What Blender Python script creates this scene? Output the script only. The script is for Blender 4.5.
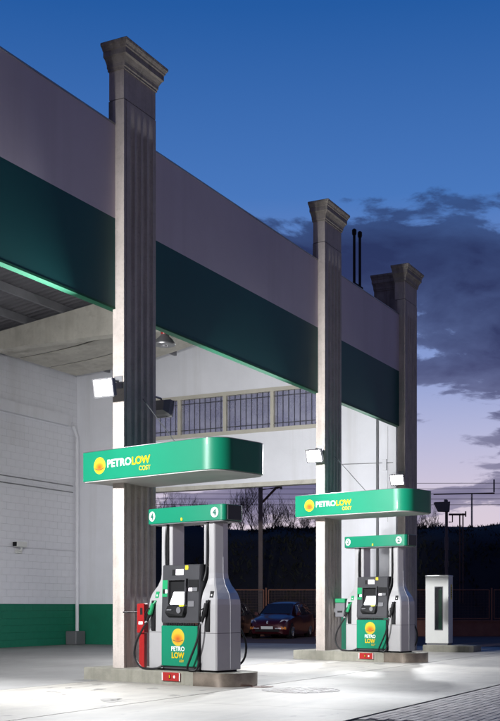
import bpy, math, random
from mathutils import Vector, Matrix, noise
R = math.radians
for o in list(bpy.data.objects): bpy.data.objects.remove(o)
SC = bpy.context.scene
COL = SC.collection
random.seed(7)

# ------------------------------------------------------------------ camera
cam = bpy.data.cameras.new('camera'); camo = bpy.data.objects.new('camera', cam); COL.objects.link(camo)
camo.location = (0, 0, 1.2); camo.rotation_euler = (R(90), 0, 0)
cam.sensor_fit = 'HORIZONTAL'; cam.sensor_width = 36; cam.lens = 36*1130/500
cam.shift_y = 245.5/500; cam.clip_start = .1; cam.clip_end = 5000
SC.camera = camo

# ------------------------------------------------------------------ sky (dusk, the sun has just set straight ahead)
W = bpy.data.worlds.new('World'); SC.world = W; W.use_nodes = True
nt = W.node_tree; N = nt.nodes; L = nt.links; N.clear()
def nd(t, **k):
    n = N.new(t)
    for a, b in k.items(): setattr(n, a, b)
    return n
def wmath(op, a, b=None, c=None, clamp=False):
    m = nd('ShaderNodeMath', operation=op, use_clamp=clamp)
    for i, v in enumerate((a, b, c)):
        if v is None: continue
        if isinstance(v, (int, float)): m.inputs[i].default_value = v
        else: L.new(v, m.inputs[i])
    return m.outputs[0]
def wramp(src, stops, mode='LINEAR'):
    r = nd('ShaderNodeValToRGB'); r.color_ramp.interpolation = mode
    e = r.color_ramp.elements
    while len(e) < len(stops): e.new(.5)
    for q, (p, c) in zip(e, stops):
        q.position = p; q.color = (*c, 1) if len(c) == 3 else c
    L.new(src, r.inputs[0]); return r.outputs[0]
def wmix(f, a, b):
    m = nd('ShaderNodeMix', data_type='RGBA')
    if isinstance(f, (int, float)): m.inputs[0].default_value = f
    else: L.new(f, m.inputs[0])
    for s, v in ((6, a), (7, b)):
        if isinstance(v, tuple): m.inputs[s].default_value = (*v, 1)
        else: L.new(v, m.inputs[s])
    return m.outputs[2]
tc = nd('ShaderNodeTexCoord'); sep = nd('ShaderNodeSeparateXYZ'); L.new(tc.outputs['Generated'], sep.inputs[0])
sx, sy, sz = sep.outputs
west = wramp(sz, [(0, (.80, .66, .70)), (.085, (.70, .61, .72)), (.15, (.47, .49, .72)), (.21, (.25, .34, .66)),
                  (.34, (.066, .19, .52)), (.47, (.017, .105, .37)), (.75, (.006, .035, .15)), (1, (.004, .022, .10))])
east = wramp(sz, [(0, (.10, .075, .10)), (.15, (.13, .085, .12)), (.35, (.06, .06, .12)), (1, (.004, .022, .10))])
fac = wmath('MULTIPLY_ADD', sy, .55, .62, True)
fac2 = wmath('SMOOTH_MIN', fac, 1.0, .1)
clear = wmix(wmath('POWER', fac2, 1.6), east, west)
# cloud deck: directions projected on a flat layer, so the clouds flatten toward the horizon
zc = wmath('ADD', wmath('MAXIMUM', sz, 0.0), .20)
cx = wmath('DIVIDE', sx, zc); cy = wmath('DIVIDE', sy, zc)
cv = nd('ShaderNodeCombineXYZ'); L.new(cx, cv.inputs[0]); L.new(cy, cv.inputs[1])
cv.inputs[2].default_value = 3.7
warp = nd('ShaderNodeTexNoise'); warp.inputs['Scale'].default_value = 1.1; warp.inputs['Detail'].default_value = 3; L.new(cv.outputs[0], warp.inputs['Vector'])
wv = nd('ShaderNodeVectorMath', operation='MULTIPLY_ADD'); L.new(warp.outputs['Color'], wv.inputs[0]); wv.inputs[1].default_value = (.45, .45, 0); L.new(cv.outputs[0], wv.inputs[2])
def wnoise(scale, det, rough, off):
    mp = nd('ShaderNodeMapping'); mp.inputs[1].default_value = off; L.new(wv.outputs[0], mp.inputs[0])
    n = nd('ShaderNodeTexNoise'); n.inputs['Scale'].default_value = scale; n.inputs['Detail'].default_value = det
    n.inputs['Roughness'].default_value = rough; L.new(mp.outputs[0], n.inputs['Vector']); return n.outputs[0]
OFF = (4.6, 8.8, 0)
big = wnoise(2.3, 10, .55, OFF)
fine = wnoise(11, 8, .6, (4.1, 1.7, 0))
dens = wmath('MULTIPLY_ADD', fine, .22, wmath('MULTIPLY', big, .78))
# cover by height: open overhead, a thick bank at 8-19 degrees, broken cloud and streaks below
cover = wramp(sz, [(0, (.36,)*3), (.07, (.43,)*3), (.098, (.545,)*3), (.118, (.47,)*3), (.145, (.575,)*3), (.18, (.585,)*3), (.235, (.60,)*3), (.27, (.69,)*3), (.305, (.63,)*3), (.34, (.48,)*3), (.39, (.24,)*3), (1, (.12,)*3)])
thr = wmath('SUBTRACT', 1.0, cover)
cm = nd('ShaderNodeMapRange', interpolation_type='SMOOTHSTEP')
L.new(wmath('SUBTRACT', dens, thr), cm.inputs[0]); cm.inputs[1].default_value = -.006; cm.inputs[2].default_value = .036
ccol = wramp(sz, [(0, (.40, .33, .42)), (.085, (.20, .185, .31)), (.13, (.085, .082, .18)), (.18, (.052, .055, .145)), (.23, (.028, .036, .110)), (.30, (.020, .030, .100)), (.36, (.024, .042, .13)), (1, (.01, .02, .06))])
thin = nd('ShaderNodeMapRange'); L.new(wmath('SUBTRACT', dens, thr), thin.inputs[0]); thin.inputs[1].default_value = .02; thin.inputs[2].default_value = .16; thin.inputs[3].default_value = .42; thin.inputs[4].default_value = 0
ccol = wmix(wmath('MULTIPLY', thin.outputs[0], wmath('MULTIPLY_ADD', fine, 2.0, -.4, True)), ccol, clear)
skyc = wmix(wmath('MULTIPLY', cm.outputs[0], .96), clear, ccol)
bg = nd('ShaderNodeBackground'); L.new(skyc, bg.inputs[0]); bg.inputs[1].default_value = 1.0
wo = nd('ShaderNodeOutputWorld'); L.new(bg.outputs[0], wo.inputs[0])

vs = SC.view_settings
vs.view_transform = 'Standard'; vs.look = 'None'; vs.exposure = 0; vs.gamma = 1; vs.use_curve_mapping = False
FLOOD_W = 560

# ------------------------------------------------------------------ materials
MATS = {}
def mat(name, col, rough=.6, metal=0, var=0, scale=3, bump=0, bscale=40, emit=0, ecol=None, streak=None, coat=0, spec=.5, dirt=None, drag=None, speck=None):
    """procedural: base colour broken up by noise, optional vertical streaks and fine relief"""
    m = bpy.data.materials.new(name); m.use_nodes = True; MATS[name] = m
    t = m.node_tree; n = t.nodes; l = t.links; b = n['Principled BSDF']
    b.inputs['Base Color'].default_value = (*col, 1); b.inputs['Roughness'].default_value = rough
    b.inputs['Metallic'].default_value = metal; b.inputs['Coat Weight'].default_value = coat
    b.inputs['Specular IOR Level'].default_value = spec
    tc = n.new('ShaderNodeTexCoord')
    src = None
    def mixin(src, colour, fac, lo, hi, amount):
        mr = n.new('ShaderNodeMapRange'); l.new(fac, mr.inputs[0]); mr.inputs[1].default_value = lo; mr.inputs[2].default_value = hi
        mr.inputs[4].default_value = amount
        mx = n.new('ShaderNodeMix'); mx.data_type = 'RGBA'; l.new(mr.outputs[0], mx.inputs[0])
        if src is None: mx.inputs[6].default_value = (*col, 1)
        else: l.new(src, mx.inputs[6])
        mx.inputs[7].default_value = (*colour, 1); return mx.outputs[2]
    def tex(sc, det=6, vec=(1, 1, 1)):
        mp = n.new('ShaderNodeMapping'); mp.inputs[3].default_value = vec; l.new(tc.outputs['Object'], mp.inputs[0])
        x = n.new('ShaderNodeTexNoise'); x.inputs['Scale'].default_value = sc; x.inputs['Detail'].default_value = det
        x.inputs['Roughness'].default_value = .65
        l.new(mp.outputs[0], x.inputs['Vector']); return x.outputs[0]
    if var:
        src = mixin(src, tuple(c*(1-var) for c in col), tex(scale), .35, .68, 1)
    if streak:
        src = mixin(src, streak[0], tex(streak[1], 5, (1, 1, .05)), .5, .75, streak[2])
    if dirt:
        src = mixin(src, dirt[0], tex(dirt[1], 8), .52, .72, dirt[2])
    if drag:
        src = mixin(src, drag[0], tex(drag[1], 7, (.12, 1, 1)), .50, .70, drag[2])
    if speck:
        src = mixin(src, speck[0], tex(speck[1], 3), .66, .70, speck[2])
    if src is not None: l.new(src, b.inputs['Base Color'])
    if bump:
        bp = n.new('ShaderNodeBump'); bp.inputs['Strength'].default_value = bump; bp.inputs['Distance'].default_value = .02
        l.new(tex(bscale, 4), bp.inputs['Height']); l.new(bp.outputs[0], b.inputs['Normal'])
    if emit:
        b.inputs['Emission Color'].default_value = (*(ecol or col), 1); b.inputs['Emission Strength'].default_value = emit
    return m
mat('white_wall', (.76, .76, .80), .75, var=.07, scale=1.2, bump=.15, bscale=30, streak=((.46, .44, .42), 1.6, .35))
mat('green_wall', (.004, .17, .095), .6, var=.2, scale=2, bump=.15, bscale=30)
mat('parapet_paint', (.62, .55, .60), .75, var=.08, scale=.5, bump=.06, bscale=12, streak=((.46, .40, .43), 1.5, .35))
mat('fascia_green', (.003, .078, .076), .55, var=.1, scale=.6, spec=.3)
mat('trim_green', (.003, .075, .038), .6, spec=.2)
mat('pillar_concrete', (.52, .46, .42), .85, var=.2, scale=3, bump=.3, bscale=45, streak=((.25, .21, .18), 7, .55), dirt=((.2, .17, .14), 22, .35))
mat('capital_stone', (.36, .32, .28), .9, var=.3, scale=5, bump=.4, bscale=30, streak=((.10, .085, .07), 6, .8))
mat('beam_concrete', (.60, .57, .50), .85, var=.22, scale=1.5, bump=.25, bscale=25, streak=((.30, .27, .22), 2.5, .5), dirt=((.24, .21, .17), 5, .3))
mat('roof_sheet', (.15, .145, .16), .7, var=.2, scale=1.5)
mat('purlin', (.22, .22, .24), .6, var=.2, scale=2)
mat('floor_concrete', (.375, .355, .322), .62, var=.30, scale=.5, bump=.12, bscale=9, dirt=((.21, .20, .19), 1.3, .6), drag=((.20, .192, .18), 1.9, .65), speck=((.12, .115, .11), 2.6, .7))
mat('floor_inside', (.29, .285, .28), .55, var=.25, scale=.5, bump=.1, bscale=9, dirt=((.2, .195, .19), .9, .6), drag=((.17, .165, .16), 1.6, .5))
mat('paver', (.50, .46, .44), .7, var=.25, scale=2.5, bump=.25, bscale=60)
mat('paver_dark', (.38, .345, .335), .7, var=.25, scale=2.5, bump=.25, bscale=60)
mat('oil', (.24, .23, .215), .5, var=.3, scale=9)
mat('joint', (.07, .065, .06), .9)
mat('asphalt', (.13, .07, .055), .85, var=.3, scale=.6, bump=.3, bscale=30)  # brown-red glow of the street lamps is put into this base colour
mat('kerb_concrete', (.27, .26, .215), .8, var=.25, scale=4, bump=.3, bscale=40, streak=((.15, .145, .11), 6, .5))
mat('stainless', (.43, .37, .32), .16, 1, var=.35, scale=4, bump=.03, bscale=5)
mat('silver', (.55, .54, .545), .30, .45, var=.04, scale=3)
mat('silver_light', (.66, .66, .68), .34, .6)
mat('dark_panel', (.045, .045, .05), .42, var=.15, scale=5, bump=.03, bscale=120)
mat('mid_grey', (.14, .14, .15), .45)
mat('black', (.008, .008, .009), .55, spec=.25)
mat('rubber', (.009, .009, .010), .5, spec=.3)
mat('sign_green', (.003, .185, .10), .42, coat=.08, spec=.35, var=.04, scale=3)
mat('sign_white', (.72, .72, .72), .4)
mat('soffit_grey', (.42, .41, .40), .6, var=.1, scale=2)
mat('logo_white', (.66, .66, .65), .9, spec=.1)
mat('logo_yellow', (.62, .40, .008), .9, spec=.1)
mat('number_green', (.004, .12, .08), .5)
mat('nozzle_green', (.01, .26, .10), .4)
mat('red', (.34, .010, .010), .35, coat=.3, var=.1, scale=8)
mat('screen', (.9, .9, .92), .3, emit=2.2, ecol=(.95, .95, 1))
mat('screen_small', (.9, .8, .9), .3, emit=1.4, ecol=(1, .9, .98))
mat('key_glow', (.8, .8, .05), .3, emit=1.0, ecol=(.8, .85, .05))
mat('yellow', (.62, .48, .02), .5)
mat('window_frame', (.50, .47, .40), .6, var=.1)
mat('bar_iron', (.05, .05, .06), .5)
mat('galvanised', (.33, .33, .34), .4, .8, var=.2, scale=6)
mat('lamp_glass', (1, 1, 1), .2, emit=90, ecol=(1, .98, .95))
mat('cabinet_white', (.70, .70, .67), .45, var=.05, scale=3, coat=.2)
mat('low_wall', (.34, .15, .10), .85, var=.3, scale=2, bump=.3, bscale=20)  # the red stands in for orange street light falling on the wall
mat('fence_glow_tint', (.36, .16, .095), .55, .2, var=.2, scale=4)  # reddish sodium glow is mixed into the colour of the fence metal
mat('fence_mesh', (.10, .05, .04), .6)
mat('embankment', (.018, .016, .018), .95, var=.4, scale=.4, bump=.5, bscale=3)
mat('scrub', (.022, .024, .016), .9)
mat('bark', (.10, .08, .075), .9)
mat('rust_steel', (.16, .09, .07), .7, .3, var=.3, scale=4)
mat('pole_concrete', (.20, .155, .14), .85, var=.2, scale=3)
mat('car_maroon', (.06, .007, .012), .32, .3, coat=.6)
mat('car_black', (.010, .014, .014), .28, .2, coat=1)
mat('car_glass', (.015, .018, .03), .06, coat=.5)
mat('lens', (.75, .75, .78), .12, .4)
mat('amber', (.75, .25, .04), .25)
mat('plate', (.75, .75, .72), .5)
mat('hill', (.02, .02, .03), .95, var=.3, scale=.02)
def glass_mat(name, tint, refl, dust=.02):
    m = bpy.data.materials.new(name); m.use_nodes = True; MATS[name] = m
    t = m.node_tree; n = t.nodes; l = t.links; n.clear()
    a = n.new('ShaderNodeBsdfTransparent'); a.inputs[0].default_value = (*tint, 1)
    g = n.new('ShaderNodeBsdfGlossy'); g.inputs[1].default_value = .05
    mx = n.new('ShaderNodeMixShader'); mx.inputs[0].default_value = refl
    o = n.new('ShaderNodeOutputMaterial')
    l.new(a.outputs[0], mx.inputs[1]); l.new(g.outputs[0], mx.inputs[2]); df = n.new('ShaderNodeBsdfDiffuse'); df.inputs[0].default_value = (.55, .55, .66, 1)
    tx = n.new('ShaderNodeTexNoise'); tx.inputs['Scale'].default_value = 3; tx.inputs['Detail'].default_value = 6
    mm = n.new('ShaderNodeMapRange'); l.new(tx.outputs[0], mm.inputs[0]); mm.inputs[1].default_value = .3; mm.inputs[2].default_value = .7; mm.inputs[3].default_value = dust*.6; mm.inputs[4].default_value = dust*1.3
    m2 = n.new('ShaderNodeMixShader'); l.new(mm.outputs[0], m2.inputs[0]); l.new(mx.outputs[0], m2.inputs[1]); l.new(df.outputs[0], m2.inputs[2])
    l.new(m2.outputs[0], o.inputs[0])
glass_mat('pane', (.80, .80, .86), .08, .34)
glass_mat('cabinet_glass', (.55, .66, .62), .12)
# printed sun emblem: yellow ball with an orange heart (flat print)
def ball_mat():
    m = bpy.data.materials.new('logo_ball'); m.use_nodes = True; MATS['logo_ball'] = m
    t = m.node_tree; n = t.nodes; l = t.links; b = n['Principled BSDF']; b.inputs['Roughness'].default_value = .4
    tc = n.new('ShaderNodeTexCoord'); mp = n.new('ShaderNodeMapping'); mp.inputs[1].default_value = (0, 0, .28); mp.inputs[3].default_value = (1.1, 1, 1.5)
    l.new(tc.outputs['Object'], mp.inputs[0])
    le = n.new('ShaderNodeVectorMath'); le.operation = 'LENGTH'; l.new(mp.outputs[0], le.inputs[0])
    r = n.new('ShaderNodeValToRGB'); e = r.color_ramp.elements
    e[0].position = .1; e[0].color = (.42, .085, .01, 1); e[1].position = 1.0; e[1].color = (.50, .38, .025, 1)
    x = e.new(.55); x.color = (.55, .21, .012, 1)
    l.new(le.outputs['Value'], r.inputs[0]); l.new(r.outputs[0], b.inputs['Base Color'])
ball_mat()

# ------------------------------------------------------------------ mesh helpers
class MB:
    def __init__(s): s.v = []; s.f = []; s.sm = False
    def add(s, vs, fs):
        k = len(s.v); s.v += [tuple(v) for v in vs]; s.f += [tuple(i+k for i in f) for f in fs]; return s
    def box(s, x0, x1, y0, y1, z0, z1, bev=0):
        if bev:
            b = bev; pts = [(x0+b, y0), (x1-b, y0), (x1, y0+b), (x1, y1-b), (x1-b, y1), (x0+b, y1), (x0, y1-b), (x0, y0+b)]
            return s.prism(pts, z0, z1, bev)
        return s.add([(x0,y0,z0),(x1,y0,z0),(x1,y1,z0),(x0,y1,z0),(x0,y0,z1),(x1,y0,z1),(x1,y1,z1),(x0,y1,z1)],
                     [(3,2,1,0),(4,5,6,7),(0,1,5,4),(1,2,6,5),(2,3,7,6),(3,0,4,7)])
    def prism(s, pts, z0, z1, bev=0):
        n = len(pts)
        if bev:
            cx = sum(p[0] for p in pts)/n; cy = sum(p[1] for p in pts)/n
            def ins(p):
                dx, dy = p[0]-cx, p[1]-cy
                return (p[0]-math.copysign(min(bev, abs(dx)), dx)*.8, p[1]-math.copysign(min(bev, abs(dy)), dy)*.8)
            ip = [ins(p) for p in pts]
            return s.loft([[(x, y, z0) for x, y in ip], [(x, y, z0+bev) for x, y in pts], [(x, y, z1-bev) for x, y in pts], [(x, y, z1) for x, y in ip]])
        return s.loft([[(x, y, z0) for x, y in pts], [(x, y, z1) for x, y in pts]])
    def loft(s, rings, cap=True, closed=True):
        k = len(s.v); n = len(rings[0])
        for r in rings: s.v += [tuple(p) for p in r]
        for i in range(len(rings)-1):
            for j in range(n if closed else n-1):
                a = k+i*n+j; b = k+i*n+(j+1) % n
                s.f.append((a, b, b+n, a+n))
        if cap:
            s.f.append(tuple(k+j for j in reversed(range(n)))); s.f.append(tuple(k+(len(rings)-1)*n+j for j in range(n)))
        return s
    def tube(s, pts, r, n=8, r2=None, cap=True):
        pts = [Vector(p) for p in pts]; rings = []; up = Vector((0, 0, 1))
        t0 = (pts[1]-pts[0]).normalized()
        a = t0.orthogonal().normalized()
        for i, p in enumerate(pts):
            t = (pts[min(i+1, len(pts)-1)]-pts[max(i-1, 0)]).normalized()
            a = (a - t*a.dot(t)).normalized(); b = t.cross(a)
            rr = r if r2 is None else r+(r2-r)*i/(len(pts)-1)
            rings.append([p+(a*math.cos(2*math.pi*k/n)+b*math.sin(2*math.pi*k/n))*rr for k in range(n)])
        return s.loft(rings, cap)
    def cyl(s, c, r, z0, z1, n=16, r2=None):
        r2 = r if r2 is None else r2
        return s.loft([[(c[0]+rr*math.cos(2*math.pi*k/n), c[1]+rr*math.sin(2*math.pi*k/n), z) for k in range(n)] for rr, z in ((r, z0), (r2, z1))])
    def lathe(s, prof, n=20, c=(0, 0)):
        return s.loft([[(c[0]+r*math.cos(2*math.pi*k/n), c[1]+r*math.sin(2*math.pi*k/n), z) for k in range(n)] for r, z in prof])
    def disc_y(s, cx, y, cz, rx, rz, th=.004, n=28):
        """flat disc facing -y"""
        a = [(cx+rx*math.cos(2*math.pi*k/n), y, cz+rz*math.sin(2*math.pi*k/n)) for k in range(n)]
        b = [(p[0], y-th, p[2]) for p in a]
        return s.loft([a, b])
    def xf(s, M): s.v = [tuple(M @ Vector(v)) for v in s.v]; return s
    def build(s, name, m, parent=None, smooth=False):
        me = bpy.data.meshes.new(name); me.from_pydata(s.v, [], s.f); me.update()
        import bmesh
        bm = bmesh.new(); bm.from_mesh(me); bmesh.ops.recalc_face_normals(bm, faces=bm.faces); bm.to_mesh(me); bm.free()
        me.materials.append(MATS[m])
        if smooth:
            me.shade_smooth()
            try: me.set_sharp_from_angle(angle=R(35))
            except Exception: pass
        return link(name, me, parent)
def link(name, me, parent=None):
    o = bpy.data.objects.new(name, me); COL.objects.link(o)
    if parent: o.parent = parent
    return o
def empty(name, loc=(0, 0, 0), rz=0, parent=None):
    o = bpy.data.objects.new(name, None); COL.objects.link(o); o.location = loc; o.rotation_euler = (0, 0, rz); o.empty_display_size = .2
    if parent: o.parent = parent
    return o
def tag(o, label, cat, group=None):
    o['label'] = label; o['category'] = cat
    if group: o['group'] = group
    return o
def struct(o): o['kind'] = 'structure'; return o
def stuff(o): o['kind'] = 'stuff'; return o
def copy_tree(o, parent=None):
    c = o.copy(); COL.objects.link(c)
    if parent: c.parent = parent
    for ch in [x for x in bpy.data.objects if x.parent == o]: copy_tree(ch, c)
    return c
def spline(P, n=8):
    P = [Vector(p) for p in P]; out = []
    Q = [P[0]*2-P[1]]+P+[P[-1]*2-P[-2]]
    for i in range(1, len(Q)-2):
        for k in range(n):
            t = k/n; a, b, c, d = Q[i-1:i+3]
            out.append(.5*((2*b)+(c-a)*t+(2*a-5*b+4*c-d)*t*t+(3*b-a-3*c+d)*t**3))
    out.append(P[-1]); return out
def rrect(x0, x1, y0, y1, r, n=6, corners=(1, 1, 1, 1)):
    pts = []
    for (cx, cy, a0, on) in ((x1-r, y0+r, -90, corners[0]), (x1-r, y1-r, 0, corners[1]), (x0+r, y1-r, 90, corners[2]), (x0+r, y0+r, 180, corners[3])):
        if on:
            for k in range(n+1):
                a = R(a0+90*k/n); pts.append((cx+r*math.cos(a), cy+r*math.sin(a)))
        else:
            a = R(a0+45); pts.append((cx+math.copysign(r, math.cos(a)), cy+math.copysign(r, math.sin(a))))
    return pts
def text(body, x, y, z, width, height, m, name, parent, bold=.0, th=.003):
    """raised lettering on a face that looks toward -y: left edge x, base line z, fitted to width x height"""
    cu = bpy.data.curves.new('lettering', 'FONT'); cu.body = body; cu.size = 1; cu.offset = bold; cu.extrude = .0
    cu.resolution_u = 3
    t = bpy.data.objects.new('lettering', cu)
    me = bpy.data.meshes.new_from_object(t); bpy.data.objects.remove(t)
    xs = [v.co.x for v in me.vertices]; ys = [v.co.y for v in me.vertices]
    x0, x1, y0, y1 = min(xs), max(xs), min(ys), max(ys)
    for v in me.vertices:
        v.co = (x+(v.co.x-x0)/(x1-x0)*width, y-th, z+(v.co.y-y0)/(y1-y0)*height)
    me.materials.clear(); me.materials.append(MATS[m]); me.name = name
    return link(name, me, parent)
def ball(cx, y, cz, r, parent, th=.004):
    b = MB()
    rings = []
    n = 28
    for rr, yy in ((1, 0), (1, -.1), (.93, -.2), (.6, -.26), (.25, -.28)):
        rings.append([(rr*math.cos(2*math.pi*k/n), yy*.1, rr*math.sin(2*math.pi*k/n)) for k in range(n)])
    o = b.loft(rings).build('sun_emblem', 'logo_ball', parent, True)
    MB().tube([(-.80+1.6*k/12, -.034, -.30-.17*math.sin(math.pi*k/12)) for k in range(13)], .035, 5).build('emblem_line', 'rust_steel', o)
    o.location = (cx, y, cz); o.scale = (r, r, r); return o

# ------------------------------------------------------------------ frames
# building frame: local x runs along the facade (away from the camera), local y into the building
P1 = Vector((-2.03, 18.2, 0)); BANG = math.atan2(.888, .4598)
DX = Vector((math.cos(BANG), math.sin(BANG), 0)); DY = Vector((-math.sin(BANG), math.cos(BANG), 0))
def bw(x, y, z=0): return P1+DX*x+DY*y+Vector((0, 0, z))
PX = [0, 8.07, 13.4]
XE = 13.86; YB = 11.03; XL = -10.5      # inner face of the end wall, inner face of the back wall, left end
Z_F0, Z_F1, Z_P = 6.0, 7.47, 8.98
def roofz(y): return 8.5+.65*(1-abs(y-5.5)/5.5)

# ------------------------------------------------------------------ ground
g = MB().box(-900, 900, -60, 2500, -.6, -.03).build('ground', 'asphalt'); struct(g)
fc = empty('forecourt', P1, BANG); struct(fc)
FCI = (Matrix.Translation(P1) @ Matrix.Rotation(BANG, 4, 'Z')).inverted()
MB().box(XL-3, 17.3, -5.62, YB+.3, -.02, -.012).build('joint_bed', 'joint', fc)
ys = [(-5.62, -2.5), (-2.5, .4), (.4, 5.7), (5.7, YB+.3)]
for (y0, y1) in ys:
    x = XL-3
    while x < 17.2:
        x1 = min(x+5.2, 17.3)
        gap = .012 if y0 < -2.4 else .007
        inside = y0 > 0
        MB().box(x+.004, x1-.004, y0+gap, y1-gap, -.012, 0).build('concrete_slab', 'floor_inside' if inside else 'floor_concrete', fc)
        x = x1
# block paving strip in front of the forecourt
pv = empty('paving_strip', P1, BANG); struct(pv)
MB().box(XL-3, 18, -10.2, -5.645, -.022, -.013).build('paving_bed', 'joint', pv)
def paver_mesh(m):
    b = MB(); a, c = .194, .094
    b.loft([[(0, 0, -.012), (a, 0, -.012), (a, c, -.012), (0, c, -.012)], [(0, 0, -.004), (a, 0, -.004), (a, c, -.004), (0, c, -.004)],
            [(.006, .006, .0), (a-.006, .006, .0), (a-.006, c-.006, .0), (.006, c-.006, .0)]])
    o = b.build('paver', m); me = o.data; bpy.data.objects.remove(o); return me, b
pm1, pb = paver_mesh('paver'); pm2, _ = paver_mesh('paver_dark')
rest = [MB(), MB()]; cand = []
j = 0; y = -5.745
while y > -10.1:
    x = -4.0+(j % 2)*.1
    while x < 17.8:
        w = bw(x, y)
        px = 250+1130*w.x/w.y; py = 606+1356/w.y
        vis = -10 < px < 508 and py < 728
        cand.append((w.y if vis else 1e6+w.y, x, y, random.random(), random.uniform(-.004, .0)))
        x += .2
    y -= .1; j += 1
cand.sort()
for i, (k, x, y, rnd, dz) in enumerate(cand):
    d = 0 if rnd < .62 else 1
    if i < 300:
        o = link('paver', (pm1, pm2)[d], pv); o.location = (x, y, dz)
    else:
        rest[d].add([(a+x, b+y, c+dz) for a, b, c in pb.v], pb.f)
for d in (0, 1):
    stuff(rest[d].build('paver_field', ('paver', 'paver_dark')[d], pv))

# ------------------------------------------------------------------ the station building
B = empty('station_building', P1, BANG)
tag(B, 'tall white and green canopy building with fluted concrete pillars over the pumps', 'building')
# facade band
MB().box(XL, PX[2]+.9, .17, .30, Z_F0+.035, Z_F1).build('green_fascia', 'fascia_green', B)
MB().box(XL, PX[2]+.9, .166, .304, Z_F0, Z_F0+.035).build('fascia_trim', 'trim_green', B)
par = MB().box(XL, PX[2]+.9, .17, .40, Z_F1, Z_P).build('parapet', 'parapet_paint', B)
MB().box(XL, PX[2]+.9, .16, .42, Z_P, Z_P+.025).build('coping', 'galvanised', par)
# pillars
def shaft():
    Wd, D = .96, .215
    def ring(z, k):
        p = [(0, D), (0, .03), (.0, 0)]
        p += [(.05, 0), (.055, .014), (.075, .014), (.08, 0)]
        n = 4; x0, x1 = .16, .90; st = (x1-x0)/n
        for i in range(n):
            c = x0+st*(i+.5); h = st*.36
            for q in range(7):
                a = math.pi*q/6
                p.append((c-h*math.cos(a), .040*math.sin(a)*k))
        p += [(Wd, 0), (Wd, D)]
        return [(x, y, z) for x, y in p]
    return MB().loft([ring(0, 0), ring(1.34, 0), ring(1.42, 1), ring(8.95, 1), ring(9.02, 0), ring(9.38, 0)])
def capital(x0, x1, y0, y1):
    b = MB()
    prof = [(0, 9.86), (.016, 9.86), (.016, 9.89), (.03, 9.905), (.034, 9.955), (.045, 9.985), (.075, 10.04), (.10, 10.065), (.10, 10.15), (.115, 10.165), (.12, 10.19), (.15, 10.235), (.155, 10.27), (.145, 10.285)]
    b.loft([[(x0-e, y0-e, z), (x1+e, y0-e, z), (x1+e, y1+e*.35, z), (x0-e, y1+e*.35, z)] for e, z in prof]); return b
pillars = []
for i, x in enumerate([0, PX[1], PX[2], -8.07]):
    s = shaft().xf(Matrix.Translation((x, 0, 0))).build('pillar', 'pillar_concrete', B, True)
    MB().box(x+.004, x+.956, .004, .29, 9.395, 9.86).build('pillar_neck', 'pillar_concrete', s)
    MB().box(x+.012, x+.948, .012, .28, 9.38, 9.395).build('neck_joint', 'joint', s)
    MB().box(x+.006, x+.954, .215, .30, Z_P-.15, 9.38).build('pillar_back', 'capital_stone', s)
    capital(x, x+.96, 0, .30).build('capital', 'capital_stone', s)
    pillars.append(s)
# return wing of the corner pillar along the end wall
wing = MB().box(PX[2]+.62, PX[2]+.94, .42, 1.12, Z_P-1, 9.86).build('corner_pier', 'capital_stone', B)
capital(PX[2]+.62, PX[2]+.94, .34, 1.12).build('capital', 'capital_stone', wing)
# back wall: painted blocks on a backing wall
bwall = MB().box(XL, XE+.25, YB+.05, YB+.3, -.3, 8.5).build('back_wall', 'white_wall', B)
def block_mesh(wd, m, name):
    h = .21; e = .001; c = .002
    b = MB().loft([[(e, 0.05, e), (wd-e, 0.05, e), (wd-e, .05, h-e), (e, .05, h-e)], [(e, .004, e), (wd-e, .004, e), (wd-e, .004, h-e), (e, .004, h-e)],
                   [(e+c, 0, e+c), (wd-e-c, 0, e+c), (wd-e-c, 0, h-e-c), (e+c, 0, h-e-c)]])
    o = b.build(name, m); me = o.data; bpy.data.objects.remove(o); return me, b
hmw, hb = block_mesh(.2, 'white_wall', 'concrete_block'); hmg, _ = block_mesh(.2, 'green_wall', 'concrete_block')
bmw, bb = block_mesh(.4, 'white_wall', 'concrete_block'); bmg, _ = block_mesh(.4, 'green_wall', 'concrete_block')
n = 0; restw = MB(); restg = MB()
for row in range(40):
    x = XE-.4-(row % 2)*.2
    if row % 2:
        o = link('concrete_block', hmg if row < 6 else hmw, bwall); o.location = (XE-.2, YB, row*.21); n += 1
    while x > XL:
        if x > 9.6 and n < 300:
            o = link('concrete_block', bmg if row < 6 else bmw, bwall); o.location = (x, YB+random.uniform(-.0015, .0015), row*.21); n += 1
        else:
            (restg if row < 6 else restw).add([(a+x, c+YB, d+row*.21) for a, c, d in bb.v], bb.f)
        x -= .4
stuff(restw.build('block_field', 'white_wall', bwall)); stuff(restg.build('block_field', 'green_wall', bwall))
MB().box(XL, 13.35, YB-.16, YB-.001, 6.78, 7.1).build('wall_ledge', 'white_wall', B)
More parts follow.
